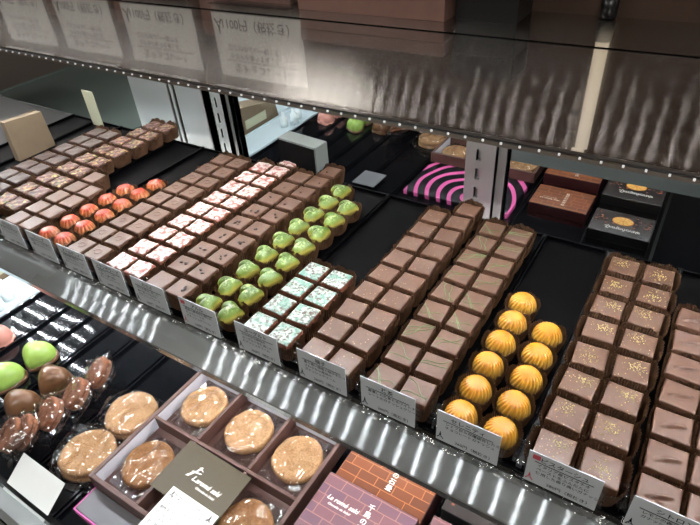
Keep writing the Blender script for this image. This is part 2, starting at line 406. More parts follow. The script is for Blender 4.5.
# upper shelf
ZP = .184
e = empty('display_shelf', (0, .15, ZP), 'brushed steel upper shelf with gift boxes standing at its back', 'shelf')
def up(name, bm, mat): return obj(name, bm, mat, e, (0, -.15, -ZP))
bm = bmesh.new(); prism(bm, [(.034, .1798), (.0305, .1785), (.0268, .1785), (.0262, .1838), (.028, .1845), (.034, ZP), (.236, ZP), (.236, .1798)], XL, XR); up('front_plate', bm, M['plate'])
up('dark_cover', bbox(XL, XR, .04, .335, .1782, .1792), M['deck'])  # added dark cover so the trays below reflect less light
up('seam_strip', bbox(XL, XR, .236, .243, .178, .1825), M['blackface'])
up('back_plate', bbox(XL, XR, .243, .40, .1795, .1838), M['plate'])

# LED bars: every diode is a part
def led_bar(loc, label, mat, tilt, x0, x1, pitch=.0187, size=.0042, gap=None):
    e = empty('led_bar', loc, label, 'light', 'led bars of the display case')
    bm = bmesh.new(); box(bm, x0, x1, -size/2-.0003, size/2+.0003, .0006, .0022); h = obj('mounting_rail', bm, M['trayrib'], e)
    h.rotation_euler = (tilt, 0, 0)
    q = bmesh.new(); box(q, -size/2, size/2, -size/2, size/2, -.0008, .0005); me = new_mesh('diode', q, mat)
    x = x0+.01
    while x < x1-.005:
        if not (gap and gap[0] < x < gap[1]):
            d = link('diode', me, e, (x, 0, 0)); d.rotation_euler = (tilt, 0, 0)
        x += pitch
# tilt: rotation about x, negative turns the diode face (-z) towards the customer (-y)
led_bar((0, .0375, .1765), 'led light bar hidden behind the front lip of the upper shelf', M['led'], math.radians(-20), -1.25, .55, size=.004)
led_bar((0, .0255, .1818), 'fine row of glowing dots standing for led glints along the upper shelf lip', M['glint_dot'], math.radians(-50), -1.25, .55, pitch=.0125, size=.0012)  # dim glowing dots imitate glints of the hidden diodes on the lip
led_bar((0, .300, .1745), 'led light bar under the rear edge of the upper shelf', M['led_mid'], 0, -1.25, .55)
for y, w in ((-.062, 'inner'), (-.170, 'outer')):
    for x0, x1, q in ((-1.74, -1.17, 'left'), (-.90, -.57, 'middle'), (-.46, .60, 'right')):
        led_bar(((x0+x1)/2, y, .42), 'overhead led light bar in the front header, '+q+' one of the '+w+' row', M['led_head'], 0, (x0-x1)/2, (x1-x0)/2, pitch=.0317, size=.003)
led_bar((0, .155, .1745), 'added led fill bar under the middle of the upper shelf', M['led_mid'], 0, -1.25, .55)  # added to light the rear rows of chocolates
led_bar((0, -.088, -.0490), 'led light bar under the front of the middle shelf', M['led_low'], 0, -1.25, .55)
for y, x1, w in ((.138, -.84, 'rearmost'), (.106, -.82, 'third from front'), (.071, -.81, 'second from front'), (.046, -.69, 'front one')):
    led_bar((0, y, -.0405), 'short led light bar under the middle shelf left end, '+w+' of four', M['led_short'], 0, -1.25, x1, pitch=.0135, size=.0019)
led_bar((0, .200, -.0405), 'added led fill bar under the rear of the middle shelf', M['rear_fill'], 0, -1.25, .55)  # added to brighten the deck goods seen in the mirror
led_bar((0, .338, .352), 'led light bar on the wall rail above the gift boxes', M['led_high'], math.radians(-30), -1.25, .55)
bm = bbox(XL, XR, -.185, -.045, .4245, .450); tag(obj('header_beam', bm, M['beam']), 'grey header beam above the front of the display case holding overhead lights', 'beam')
M['spot'] = emit('warm_streak_glow', (1, .84, .55, 1), .6)
e = empty('streak_lamp', (.108, .338, .186), 'unseen warm lamp stretched upright to reflect as a streak on the upper shelf', 'lamp')  # unseen lamp, drawn out upright so its reflection makes a streak
bm = bmesh.new(); tube(bm, [(0, 0, .02), (0, 0, .145)], .007, 14); obj('tube', bm, M['spot'], e, smooth=True)
for z, n_ in ((0, 'foot'), (.146, 'cap')):
    bm = bmesh.new(); tube(bm, [(0, 0, z), (0, 0, z+.019)], .0085, 14); obj(n_, bm, M['trayrib'], e, smooth=True)
bm = bbox(XL, XR, .348, .368, .183, .42); tag(obj('back_board', bm, M['board']), 'dark brown board rising behind the gift boxes of the upper shelf', 'board')

# ------------------------------------------------------------------ trays on the middle shelf
TZ = -.0195
KEYS = 'ABCDEFGHIJKLMN'
TX = dict(zip(KEYS, (-.594, -.5287, -.4651, -.4037, -.3361, -.2703, -.2045, -.1394, -.0725, -.0073, .0595, .1263, .1956, .261)))
TY = dict(zip(KEYS, (.0195, -.0241, -.0442, -.0440, -.0461, -.0437, -.0466, -.0459, -.0480, -.0505, -.0487, -.0488, -.0502, -.0527)))
TP = dict(zip(KEYS, (.0307, .0321, .0283, .0284, .0292, .0298, .0300, .0299, .0289, .0295, .0299, .0287, .0331, .0309)))
TY['M'] += .002; TY['N'] += .002
TN = dict(A=(6, 6), B=(9, 9), C=(5, 4), D=(5, 6), E=(9, 9), F=(9, 10), G=(9, 10), H=(9, 8), I=(4, 4), J=(9, 10), K=(9, 9), L=(6, 5), M=(8, 8), N=(7, 5))
K0 = dict(A=-1, B=0)
CW = .0287
DESC = dict(A='dark chocolate square', B='dark chocolate square topped with nut flakes', C='plain smooth milk chocolate square', D='orange red fluted dome bonbon',
            E='milk chocolate square with embossed curl', F='white topped chocolate square with pink flakes', G='milk chocolate square with dark cocoa nibs', H='green and yellow heart bonbon',
            I='white and teal marbled chocolate square', J='milk chocolate square with gold dust', K='milk chocolate square with green drizzle lines', L='yellow spiral fluted dome bonbon',
            M='milk chocolate square with pistachio crumbs', N='milk chocolate square with diagonal ridge')
KIND = dict(A='dark_chocolate', B='nut_chocolate', C='milk_chocolate', D='orange_bonbon', E='curl_chocolate', F='pink_flake_chocolate', G='nib_chocolate', H='heart_bonbon',
            I='marbled_chocolate', J='gold_dust_chocolate', K='drizzle_chocolate', L='yellow_bonbon', M='pistachio_chocolate', N='ridge_chocolate')
TRAYOF = dict(A='dark chocolate squares', B='nut flake chocolates', C='plain milk chocolates', D='orange red dome bonbons', E='embossed curl chocolates', F='pink flaked white chocolates', G='cocoa nib chocolates',
              H='green heart bonbons', I='teal marbled chocolates', J='gold dusted chocolates', K='green drizzle chocolates', L='yellow fluted bonbons', M='pistachio crumb chocolates', N='diagonal ridge chocolates')
ORD = ['first', 'second', 'third', 'fourth', 'fifth', 'sixth', 'seventh', 'eighth', 'ninth', 'tenth', 'eleventh']
def tray_mesh():
    bm = bmesh.new(); w = .0325
    box(bm, -w, w, -.060, .232, 0, .0016)
    for x in (-w, w-.0018): box(bm, x, x+.0018, -.060, .232, .0016, .0060)
    box(bm, -w+.0018, w-.0018, .2300, .232, .0016, .0050); box(bm, -w+.0018, w-.0018, -.060, -.058, .0016, .004)
    return new_mesh('chocolate_tray', bm, M['tray'])
tm = tray_mesh()
for k in KEYS:
    o = link('chocolate_tray', tm, None, (TX[k]+CW/2, 0, -.0232)); tag(o, 'long black plastic tray under the '+TRAYOF[k], 'tray', 'black trays on the middle shelf')
for x, lb in ((.261+CW/2+.0662, 'empty black tray at the far right end of the middle shelf'), (-.594+CW/2-.0662, 'empty black tray left of the dark chocolate squares'),(-.594+CW/2-.1324, 'empty black tray at the far left end of the middle shelf')):
    tag(link('chocolate_tray', tm, None, (x, 0, -.0232)), lb, 'tray', 'black trays on the middle shelf')

# ------------------------------------------------------------------ chocolates
def sq(r, n, p=4.0, zig=0.0, z=0.0, wob=None):
    out = []
    for k in range(n):
        a = 2*PI*k/n; c, s = math.cos(a), math.sin(a)
        d = r/((abs(c)**p+abs(s)**p)**(1/p)); d *= 1+(zig if k % 2 else -zig)
        out.append((d*c, d*s, z+(wob(a) if wob else 0)))
    return out
def cup_mesh(p, r0, r1, h, seed, flare=0.0):
    rg = random.Random(seed); ph = [rg.uniform(0, 6) for _ in range(3)]
    wob = lambda a: .0011*math.sin(4*a+ph[0])+.0009*math.sin(9*a+ph[1])+.0006*math.sin(17*a+ph[2])+flare*max(0, math.sin(a))**1.5
    n = 112; bm = bmesh.new()
    rs = [sq(r0, n, p, .0, .0004), sq(r0, n, p, .02, .001)]
    for t_ in (.35, .7, 1.0): rs.append(sq(r0+(r1-r0)*t_, n, p, .028+.022*t_, .001+(h-.001)*t_, (lambda a, q=t_: wob(a)*q)))
    rings(bm, rs, False, True); return new_mesh('paper_cup', bm, M['cup'])
CUPS = [cup_mesh(6, .0129, .0148, .0178, s) for s in range(4)]
CUPB = [cup_mesh(5, .0132, .0154, .0175, 20+s, .0055) for s in range(2)]
CUPR = [cup_mesh(2.4, .0126, .0153, .0145, 40+s) for s in range(3)]
CUPM = [cup_mesh(3.6, .0143, .0178, .0185, 60+s, .003) for s in range(3)]

def square_mesh(name, half, h, mat, bv=.0012, fn=None, seg=2, hy=None, n=14):
    bm = bmesh.new(); hy = hy or half
    t = half-bv*1.2; ty = hy-bv*1.2
    # top grid with rounded shoulder rings below
    def ring(hx, hy_, z):
        pts = []
        for i in range(n): pts.append((-hx+2*hx*i/n, -hy_, z))
        for i in range(n): pts.append((hx, -hy_+2*hy_*i/n, z))
        for i in range(n): pts.append((hx-2*hx*i/n, hy_, z))
        for i in range(n): pts.append((-hx, hy_-2*hy_*i/n, z))
        return pts
    rs = [ring(half*.99, hy*.99, .0015), ring(half, hy, .004), ring(half, hy, h-bv)]
    for s in range(1, seg+1):
        a = s/(seg)*PI/2; rs.append(ring(half-bv*(1-math.cos(a)), hy-bv*(1-math.cos(a)), h-bv+bv*math.sin(a)))
    V = [[bm.verts.new(p) for p in r] for r in rs]; m = len(V[0])
    for a, b in zip(V, V[1:]):
        for i in range(m): bm.faces.new((a[i], a[(i+1) % m], b[(i+1) % m], b[i]))
    bm.faces.new(V[0][::-1])
    last = V[-1]; hx = half-bv; hy2 = hy-bv
    g = {}
    for i in range(n): g[(i, 0)] = last[i]; g[(n, i)] = last[n+i]; g[(n-i, n)] = last[2*n+i]; g[(0, n-i)] = last[3*n+i]
    for i in range(1, n):
        for j in range(1, n): g[(i, j)] = bm.verts.new((-hx+2*hx*i/n, -hy2+2*hy2*j/n, h))
    for i in range(n):
        for j in range(n): bm.faces.new((g[(i, j)], g[(i+1, j)], g[(i+1, j+1)], g[(i, j+1)]))
    if fn:
        for v in bm.verts: v.co = Vector(fn(v.co.x, v.co.y, v.co.z))
    return new_mesh(name, bm, mat, True)
H = .0195
def lumpy(amp, seed, fr=260):
    rg = random.Random(seed); a = [rg.uniform(0, 6) for _ in range(6)]
    def f(x, y, z):
        w = max(0, (z-.008)/(H-.008))
        return (x+w*amp*.6*math.sin(fr*y+a[0]), y+w*amp*.6*math.sin(fr*x+a[1]), z+w*amp*(math.sin(fr*x+a[2])*math.sin(fr*y+a[3])+.5*math.sin(2.3*fr*(x+y)+a[4])))
    return f
def ridge(x, y, z):
    if z > H-.0005:
        u = (x*.92+y*.39); d = (-x*.39+y*.92)+.001
        if abs(u) < .009: z += .0026*math.exp(-(d/.0013)**2)*(1-(abs(u)/.009)**2)-.0005*math.exp(-((d+.0022)/.001)**2)*(1-(abs(u)/.009)**2)
    return (x, y, z)
def curl(x, y, z):
    if z > H-.0005:
        r = math.hypot(x, y); a = math.atan2(y, x); d = r-(.0022+.0032*(a+PI)/(2*PI))
        z += .0007*math.exp(-(d/.0007)**2)
    return (x, y, z)
MESH = {}
MESH['A'] = [square_mesh('dark_chocolate', .0122, H, M['dark'], .0011, lumpy(.0003, s)) for s in (1, 2)]
MESH['B'] = [square_mesh('nut_chocolate', .0123, H, M['nut'], .0018, lumpy(.0006, s, 420)) for s in (3, 4)]
MESH['C'] = [square_mesh('milk_chocolate', .0117, H, M['milk'], .0010)]
MESH['E'] = [square_mesh('curl_chocolate', .0117, H, M['milk'], .0010, curl, n=30)]
MESH['F'] = [square_mesh('pink_flake_chocolate', .0120, H, M['pinkwhite'], .0024, lumpy(.0005, s, 300), 3) for s in (5, 6, 7)]
MESH['G'] = [square_mesh('nib_chocolate', .0117, H, M['milk'], .0010)]
MESH['I'] = [square_mesh('marbled_chocolate', .0117, H, M['teal'], .0012)]
MESH['J'] = [square_mesh('gold_dust_chocolate', .0117, H, M['golddust'], .0011)]
MESH['K'] = [square_mesh('drizzle_chocolate', .0117, H, M['milk'], .0009)]
MESH['M'] = [square_mesh('pistachio_chocolate', .0126, H+.001, M['golddust'], .0012)]
MESH['N'] = [square_mesh('ridge_chocolate', .0125, H, M['milk_sheen'], .0012, ridge, n=30)]
def dome_mesh(name, mat, R_, Ht, nfl, amp, twist, power, flat, toppart=1.0):
    bm = bmesh.new(); n = nfl*8; rs = []; st = 22
    for i in range(st):
        t_ = i/(st-1); z = .0015+(Ht-.0015)*t_
        f = (1-t_**power)**(1/power) if t_ < 1 else 0
        r = R_*max(f, .0)*(.93+.07*min(1, t_*4))
        if t_ > .97: r = max(r, R_*.10)
        fl = amp*(min(1, t_*5))*(1-max(0, t_-.9)*7)
        rs.append([(r*(1+fl*(abs(math.cos(nfl*(a-twist*t_)/2))*2-1.2))*math.cos(a), r*(1+fl*(abs(math.cos(nfl*(a-twist*t_)/2))*2-1.2))*math.sin(a), z-(flat*math.exp(-(r/.004)**2))) for a in (2*PI*k/n for k in range(n))])
    rings(bm, rs); return new_mesh(name, bm, mat, True)
MESH['L'] = [dome_mesh('yellow_bonbon', M['yellowdome'], .0131, .0228, 20, .04, .6, 2.8, .0012)]
MESH['D'] = [dome_mesh('orange_bonbon', M['orangedome'], .0128, .0215, 14, .05, .15, 2.7, .0010)]
def heart_pts(n, s):
    o = []
    for k in range(n):
        t_ = 2*PI*k/n; x = 16*math.sin(t_)**3/17; y = (13*math.cos(t_)-5*math.cos(2*t_)-2*math.cos(3*t_)-math.cos(4*t_)+2.5)/17
        o.append((x*s, y*s))
    return o
def heart_mesh(name, mat, s, z0, zmid, ztop, soft=.55, n=40):
    P = heart_pts(n, s); bm = bmesh.new(); rs = []
    circ = [(s*.92*math.sin(2*PI*k/n), s*.92*math.cos(2*PI*k/n)) for k in range(n)]
    mixp = [(a[0]*(1-soft)+b[0]*soft, a[1]*(1-soft)+b[1]*soft) for a, b in zip(P, circ)]
    rs.append([(x*.86, y*.86, z0) for x, y in mixp]); rs.append([(x*.97, y*.97, (z0+zmid)/2) for x, y in mixp]); rs.append([(x*1.03, y*1.03, zmid) for x, y in mixp])
    for i in range(1, 9):
        a = i/9*PI/2; f = math.cos(a); sf = soft+(1-soft)*.0
        rs.append([(x*(f*1.0), y*(f*1.0), zmid+(ztop-zmid)*math.sin(a)) for x, y in mixp])
    rings(bm, rs); return new_mesh(name, bm, mat, True)
MESH['H'] = [heart_mesh('heart_bonbon', M['green'], .0146, .0015, .0135, .0222, .06)]
# toppings
def nib_mesh(seed):
    rg = random.Random(seed); bm = bmesh.new(); bmesh.ops.create_icosphere(bm, subdivisions=1, radius=.0013)
    for v in bm.verts: v.co = Vector((v.co.x*rg.uniform(1.2, 2.4), v.co.y*rg.uniform(.8, 1.5), v.co.z*rg.uniform(.6, 1.0)))
    return new_mesh('cocoa_nib', bm, M['nib'])
NIBS = [nib_mesh(s) for s in range(4)]
def drizzle_mesh(seed):
    rg = random.Random(seed); bm = bmesh.new(); h = .0117
    a0 = rg.uniform(0, PI)
    for _ in range(rg.choice((2, 3, 3))):
        a = a0+rg.uniform(-.5, .5); off = rg.uniform(-.006, .006); bend = rg.uniform(-.003, .003); pts = []
        for k in range(17):
            u = (k/8-1)*.0155; d = off+bend*math.sin(u*220)
            x = u*math.cos(a)-d*math.sin(a); y = u*math.sin(a)+d*math.cos(a)
            if abs(x) < h and abs(y) < h: pts.append((x, y, H+.0001))
        if len(pts) > 3: tube(bm, pts, .00032, 5)
    return new_mesh('drizzle', bm, M['greenline'])
DRZ = [drizzle_mesh(s) for s in range(6)]
def crumb_mesh(seed):
    rg = random.Random(seed); bm = bmesh.new(); cx, cy = rg.uniform(-.003, .004), rg.uniform(-.002, .005)
    for _ in range(46):
        x, y = rg.gauss(cx, .0045), rg.gauss(cy, .0038)
        if max(abs(x), abs(y)) > .0115: continue
        r = rg.uniform(.0003, .00065); m = Matrix.Translation((x, y, H+.0012)) @ Matrix.Rotation(rg.uniform(0, 6), 4, (1, .3, .5))
        bmesh.ops.create_cone(bm, segments=4, radius1=r, radius2=r*.3, depth=r*1.4, cap_ends=True, matrix=m)
    return new_mesh('pistachio_crumbs', bm, M['crumb'])
CRM = [crumb_mesh(s) for s in range(5)]
protos = {}
for k in KEYS:
    kind = KIND[k]; cups = CUPR if k in 'DLH' else (CUPM if k == 'M' else CUPS)
    n = TN[k]
    for c in (0, 1):
        for r in range(K0.get(k, 0), n[c]):
            if k == 'A' and c == 0 and r < 0: continue
            lastone = r >= n[c]-1
            x = TX[k]+c*CW+R.uniform(-.0004, .0004); y = TY[k]+r*TP[k]+R.uniform(-.0004, .0004)
            if k in 'ML': x += (c-.5)*.0025
            rz = R.uniform(-.07, .07) if k in 'MNJK' else R.uniform(-.045, .045)
            o = link(kind, R.choice(MESH[k]), None, (x, y, TZ), rz)
            if k == 'H': o.rotation_euler.z = math.radians(128)+R.uniform(-.25, .25)
            if k in 'LD': o.rotation_euler.z = R.uniform(0, 6)
            side = 'left' if c == 0 else 'right'
            idx = r-(K0.get(k, 0) if c else 0)
            tag(o, f'{DESC[k]}, {ORD[idx]} from the front in {side} column', 'chocolate', TRAYOF[k]+' on their tray')
            cu = link('paper_cup', R.choice(CUPB if lastone and cups is CUPS else cups), o, (0, 0, 0))
            cu.rotation_euler.z = -o.rotation_euler.z
            if k == 'G' and not (r == 0 and c == 0):
                for q in range(R.choice((2, 2, 3, 4)) if r < 6 else R.choice((0, 1, 1))):
                    nb = link('cocoa_nib', R.choice(NIBS), o, (.001+R.uniform(-.0045, .0045), -.001+R.uniform(-.004, .004), H+.0005), R.uniform(0, 6))
            if k == 'K': link('drizzle', R.choice(DRZ), o, (0, 0, 0))
            if k == 'M': cr = link('pistachio_crumbs', R.choice(CRM), o, (0, 0, 0)); cr['kind'] = 'stuff'

# ------------------------------------------------------------------ price cards of the middle shelf
def tower(bm, x, y, s):   # small tower emblem in the card plane (x, z)
    V = lambda a, b: bm.verts.new((x+a*s, -.00025, y+b*s))
    for pts in (((-.5, 0), (-.3, 0), (-.06, .5), (-.16, .5)), ((.3, 0), (.5, 0), (.16, .5), (.06, .5)), ((-.3, .24), (.3, .24), (.27, .34), (-.27, .34)), ((-.16, .5), (.16, .5), (.03, 1.3), (-.03, 1.3))):
        bm.faces.new([V(*p) for p in pts])
def price_card(loc, w, h, title, lines, price, label, red=False, tilt=-.10, holder=True, group='price cards of the middle shelf', ts=1.0, plainback=False):
    bm = bmesh.new(); box(bm, 0, w, 0, .0006, 0, h); o = obj('price_card', bm, M['white'] if plainback or h > .05 else M['card'], None, loc); o.rotation_euler.x = tilt
    tag(o, label, 'price card', group)
    s = h/.033*ts
    if not plainback:
        letters('title', title, .0054*s, M['ink'], o, (w*.5, -.0002, h-.0072*s), (PI/2, 0, 0), 'CENTER')
        bm = bmesh.new(); box(bm, w*.1, w*.9, -.0003, 0, h-.0092*s, h-.0088*s); obj('rule', bm, M['ink'], o)
        for i, l_ in enumerate(lines): letters('description', l_, .0035*s, M['ink'], o, (w*.14, -.0002, h-(.0128+(.0042 if len(lines) < 4 else .0037)*i)*s), (PI/2, 0, 0))
        letters('price', price, (.0040 if h < .05 else .0062)*s, M['ink'], o, (w*.94, -.0002, .0032*s), (PI/2, 0, 0), 'RIGHT')
        bm = bmesh.new(); tower(bm, w*.07, .003*s, .006*s); obj('tower_emblem', bm, M['ink'] if not red else M['inkred'], o)
        if red:
            bm = bmesh.new(); box(bm, w*.06, w*.17, -.0003, 0, h*.80, h*.93); obj('red_stamp', bm, M['inkred'], o)
    if holder:
        bm = bmesh.new(); box(bm, -.0012, w+.003, .0009, .0017, -.001, h*.99); box(bm, -.0012, w+.003, -.0035, .0017, -.0022, -.0012); obj('clear_holder', bm, M['acrylic'], o)
    return o
CARDS = [
 ('B', 'ノワゼット', ['ナッツをたっぷりのせた', '香ばしいショコラ'], '260円（税抜き）', 0),
 ('C', 'カラメル', ['ほろ苦いキャラメルの', 'ガナッシュクリーム'], '260円（税抜き）', 0),
 ('D', 'フレーズ', ['苺のピューレを使用した', '甘酸っぱいガナッシュ'], '260円（税抜き）', 0),
 ('E', 'アールグレイ', ['紅茶の香り豊かな', 'ミルクチョコレートの', 'ガナッシュクリーム'], '260円（税抜き）', 0),
 ('F', 'フランボワーズ', ['木苺のピューレを', '使用した香り高い', 'ガナッシュクリーム'], '260円（税抜き）', 0),
 ('G', 'カカオ', ['カカオ豆を使用した', '香り高いカカオの', 'ガナッシュクリーム'], '260円（税抜き）', 0),
 ('H', 'アルル', ['国産の素材を使用した', 'チョコレートの', 'ガナッシュクリーム'], '260円（税抜き）', 1),
 ('I', 'ヨーグルト', ['さわやかな酸味の', 'ヨーグルトを使用した', 'ガナッシュクリーム'], '260円（税抜き）', 0),
 ('J', '柚子', ['香り高い国産の柚子を使った', 'さわやかな風味の', 'ガナッシュクリーム'], '260円（税抜き）', 0),
 ('K', '抹茶', ['厳選した抹茶とホワイトチョコ', 'レートのガナッシュクリーム'], '260円（税抜き）', 0),
 ('L', 'セレニティ', ['シェフ自ら収穫調合したミルク', 'チョコレートガナッシュ'], '260円（税抜き）', 0),
 ('M', 'ピスターシュ', ['イタリア産ピスタチオ', 'ペーストをふんだんに', '使用した香り高いガナッシュ'], '280円（税抜き）', 1),
 ('N', 'シトロン', ['レモンの香りのミルク', 'ガナッシュクリーム'], '260円（税抜き）', 0),
]
CX = dict(B=-.5365, C=-.470, D=-.4075, E=-.3475, F=-.2875, G=-.2265, H=-.1585, I=-.0880, J=-.0190, K=.0430, L=.1085, M=.1755, N=.2405)
for k, ti, ls, pr, red in CARDS:
    price_card((CX[k]+.006, -.0698, -.0172), .0475, .0325, ti, ls, pr, 'small white price card standing in front of the '+TRAYOF[k], bool(red), tilt=-.03)
# clear price strip with little clear clips along the tray fronts
bm = bmesh.new(); prism(bm, [(-.0715, -.0268), (-.0650, -.0268), (-.0648, -.0212), (-.0660, -.0204), (-.0668, -.0230), (-.0715, -.0250)], XL+.01, XR-.01)
tag(obj('price_strip', bm, M['strip']), 'clear plastic strip holding price cards along the middle shelf edge', 'price strip')
bm = bmesh.new(); prism(bm, [(-.006, 0), (.006, 0), (.005, .006), (.0035, .016), (.0015, .016), (.0005, .007)], -.0045, .0045); clip = new_mesh('tray_clip', bm, M['strip'])
for k, k2 in zip(KEYS, KEYS[1:]):
    o = link('tray_clip', clip, None, ((TX[k]+TX[k2]+CW)/2-.001, -.0545, -.0166)); tag(o, f'clear plastic clip between the {TRAYOF[k]} and the {TRAYOF[k2]}', 'clip', 'clear clips between the trays')

# ------------------------------------------------------------------ things at the back of the middle shelf
e = empty('display_stand', (-.226, .2340, -.0205), 'small grey and black display box standing behind the pink flaked chocolates', 'display box')
e.rotation_euler.z = -.1
obj('shell', bbox(-.034, .034, -.0125, .0125, 0, .052, .0012), M['greycase'], e)
obj('black_face', bbox(-.0325, .0325, -.0135, -.0127, .001, .050), M['blackface'], e)
e = empty('kraft_bag', (-.663, .105, -.0215), 'plain kraft paper bag standing left of the dark chocolate squares', 'paper bag')
bm = bmesh.new(); prism(bm, [(-.032, 0), (.032, 0), (.030, .058), (-.030, .063)], -.012, .0); obj('body', bm, M['kraft'], e)
obj('fold', bbox(-.0135, -.0125, -.029, .029, .03, .06), M['kraft'], e)
tag(obj('divider_strip', bbox(-.014, .014, -.001, .001, 0, .062, .0004, 1), M['cream'], None, (-.663, .222, -.0216)), 'narrow cream plastic strip standing behind the nut flake chocolates', 'divider')

# ------------------------------------------------------------------ top of the case: gift boxes and price cards
def gift_box(loc, w, d, h, mat_side, mat_top, label, group=None, name='gift_box', lidh=.4, rz=0):
    e = empty(name, loc, label, 'box', group, rz)
    obj('base', bbox(-w/2+.0008, w/2-.0008, -d/2+.0008, d/2-.0008, 0, h*(1-lidh)), mat_side, e)
    bm = bbox(-w/2, w/2, -d/2, d/2, h*(1-lidh)+.0004, h, .0006, 1)
    bm.normal_update()
    for f in bm.faces: f.material_index = 1 if f.normal.z > .8 else 0
    obj('lid', bm, [mat_side, mat_top], e); return e
for x, w, d, h, y, m, lb in ((-.142, .196, .05, .037, .3005, 'box_brown', 'wide brown gift box at the right end of the upper shelf row'), (-.345, .165, .045, .050, .313, 'box_brown', 'brown gift box standing behind the fourth price card'),
                       (-.535, .17, .045, .050, .313, 'box_brown', 'brown gift box standing behind the third price card'), (-.72, .17, .045, .050, .313, 'box_brown', 'brown gift box standing behind the second price card'),
                       (-.91, .17, .045, .050, .313, 'box_brown', 'brown gift box at the left end of the upper shelf row'), (-.005, .07, .05, .06, .3165, 'box_black', 'black gift box beside the wide brown box on the upper shelf')):
    gift_box((x, y, ZP), w, d, h, M[m], M[m], lb, 'gift boxes on the upper shelf')
for i, (x, w) in enumerate(((-.945, .148), (-.768, .148), (-.590, .155), (-.397, .155))):
    o = price_card((x, .281, .199), w, .087, '生チョコレート', ['カカオの香りを楽しむ', '口どけのよい一粒です'], '1100円（税抜き）', 'large white price card, '+['leftmost', 'second from left', 'second from right', 'rightmost'][i]+' of the four on the upper shelf', holder=False, group='price cards of the upper shelf', tilt=0, ts=1.0)
    bm = bmesh.new(); box(bm, .01, w-.01, .0012, .0022, -.0149, .06); box(bm, .01, w-.01, -.012, .0022, -.0149, -.0139); obj('clear_stand', bm, M['acrylic'], o)

_before = set(bpy.data.objects)
# ------------------------------------------------------------------ lower deck: trays
TT = -.2245
SE = [-.637, -.565, -.511, -.457, -.403, -.336, -.2605]
tn = ['pink hearts', 'dark heart', 'green hearts', 'hazelnut hearts', 'small bagged cookies', 'large bagged cookies']
def deck_tray(x0, x1, label, mat, y0=-.232, y1=.3195):
    bm = bmesh.new(); a, b = x0+.0015, x1-.0015
    box(bm, a, b, y0, y1, 0, .0015)
    for p in (a, b-.003): box(bm, p, p+.003, y0, y1, .0015, .006)
    box(bm, a+.003, b-.003, y0, y0+.002, .0015, .005); box(bm, a+.003, b-.003, y1-.002, y1, .0015, .005)
    o = obj('deck_tray', bm, mat, None, (0, 0, -.2288)); tag(o, label, 'tray', 'trays on the lower deck')
for i in range(6): deck_tray(SE[i], SE[i+1], 'glossy black tray under the '+tn[i]+' on the lower deck', M['tray_low'])
deck_tray(-.2605, -.0185, 'wide black tray under the open cookie box', M['tray_low']); deck_tray(-.018, .104, 'black tray under the cobblestone printed boxes', M['tray_low'])
deck_tray(.105, .212, 'black tray under the boxes with orange slice print', M['tray_low']); deck_tray(.214, .60, 'empty wide black tray at the right of the orange slice boxes', M['tray_low'])
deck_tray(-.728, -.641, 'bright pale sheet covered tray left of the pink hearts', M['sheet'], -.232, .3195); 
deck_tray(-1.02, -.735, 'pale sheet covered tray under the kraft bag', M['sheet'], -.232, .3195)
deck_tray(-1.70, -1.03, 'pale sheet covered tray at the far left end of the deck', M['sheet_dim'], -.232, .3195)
DT = -.2270
e = empty('kraft_bag', (-.757, .012, DT), 'kraft paper bag lying on the pale sheet of the lower deck', 'paper bag')
bm = bmesh.new(); prism(bm, [(-.10, 0), (.115, 0), (.06, .075), (-.09, .045)], -.03, .025); obj('body', bm, M['kraft'], e)
obj('label', bbox(.0254, .0258, -.05, .03, .012, .035), M['cream'], e)
for q, (x, y) in enumerate(((-.672, -.035), (-.660, -.062), (-.668, -.09))):
    bm = bmesh.new(); prof = [(.0, .0), (.0095, .0), (.0095, .026), (.004, .032), (.004, .04), (.0, .04)]
    rings(bm, [[(max(r, .0002)*math.cos(k*PI/10), max(r, .0002)*math.sin(k*PI/10), z) for k in range(20)] for r, z in prof[1:5]]); o = obj('small_bottle', bm, M['bottle'], None, (x, y, DT), smooth=True)
    tag(o, ['white small bottle, rearmost of the three on the pale sheet', 'white small bottle, middle of the three on the pale sheet', 'white small bottle, front one of the three on the pale sheet'][q], 'bottle', 'small bottles on the pale sheet')
tag(obj('plate', bbox(-.026, .026, -.028, .028, 0, .002, .0006, 1), M['plate_grey'], None, (-.33, .118, DT+.0065)), 'flat grey plate lying on the empty rear of the cookie tray', 'plate')

# hearts: chocolate shells
def big_heart(name, x, y, mat, label, rz, s=.0245, h=.034):
    me = heart_mesh(name, mat, s, .001, .010, h, .6, 48)
    o = link(name, me, None, (x, y, DT), rz); tag(o, label, 'chocolate', 'heart shells on the lower deck')
    bm = bmesh.new(); P = heart_pts(48, s*1.02); c = [(s*.94*math.sin(2*PI*k/48), s*.94*math.cos(2*PI*k/48)) for k in range(48)]
    mp = [(a[0]*.4+b[0]*.6, a[1]*.4+b[1]*.6) for a, b in zip(P, c)]
    rings(bm, [[(p[0]*q, p[1]*q, z) for p in mp] for q, z in ((.96, 0), (1.05, .0005), (1.06, .004), (1.0, .0055))]); obj('chocolate_base', bm, M['brownheart'] if 'green' in label else mat, o, smooth=True)
big_heart('heart_shell', -.584, -.155, M['pinkheart'], 'pink heart shell, the front one of the pink pair', .5)
big_heart('heart_shell', -.588, -.104, M['pinkheart'], 'pink heart shell, the rear one of the pink pair', .3)
big_heart('heart_shell', -.535, -.165, M['darkheart'], 'single dark heart shell between the pink and green hearts', .3)
big_heart('heart_shell', -.494, -.094, M['greenheart'], 'pale green heart shell, the rear one of the green pair', .45)
big_heart('heart_shell', -.497, -.142, M['greenheart'], 'pale green heart shell, the front one of the green pair', .6)
big_heart('heart_shell', -.430, -.112, M['brownheart'], 'hazelnut brown heart shell, the rear one of the brown pair', .2)
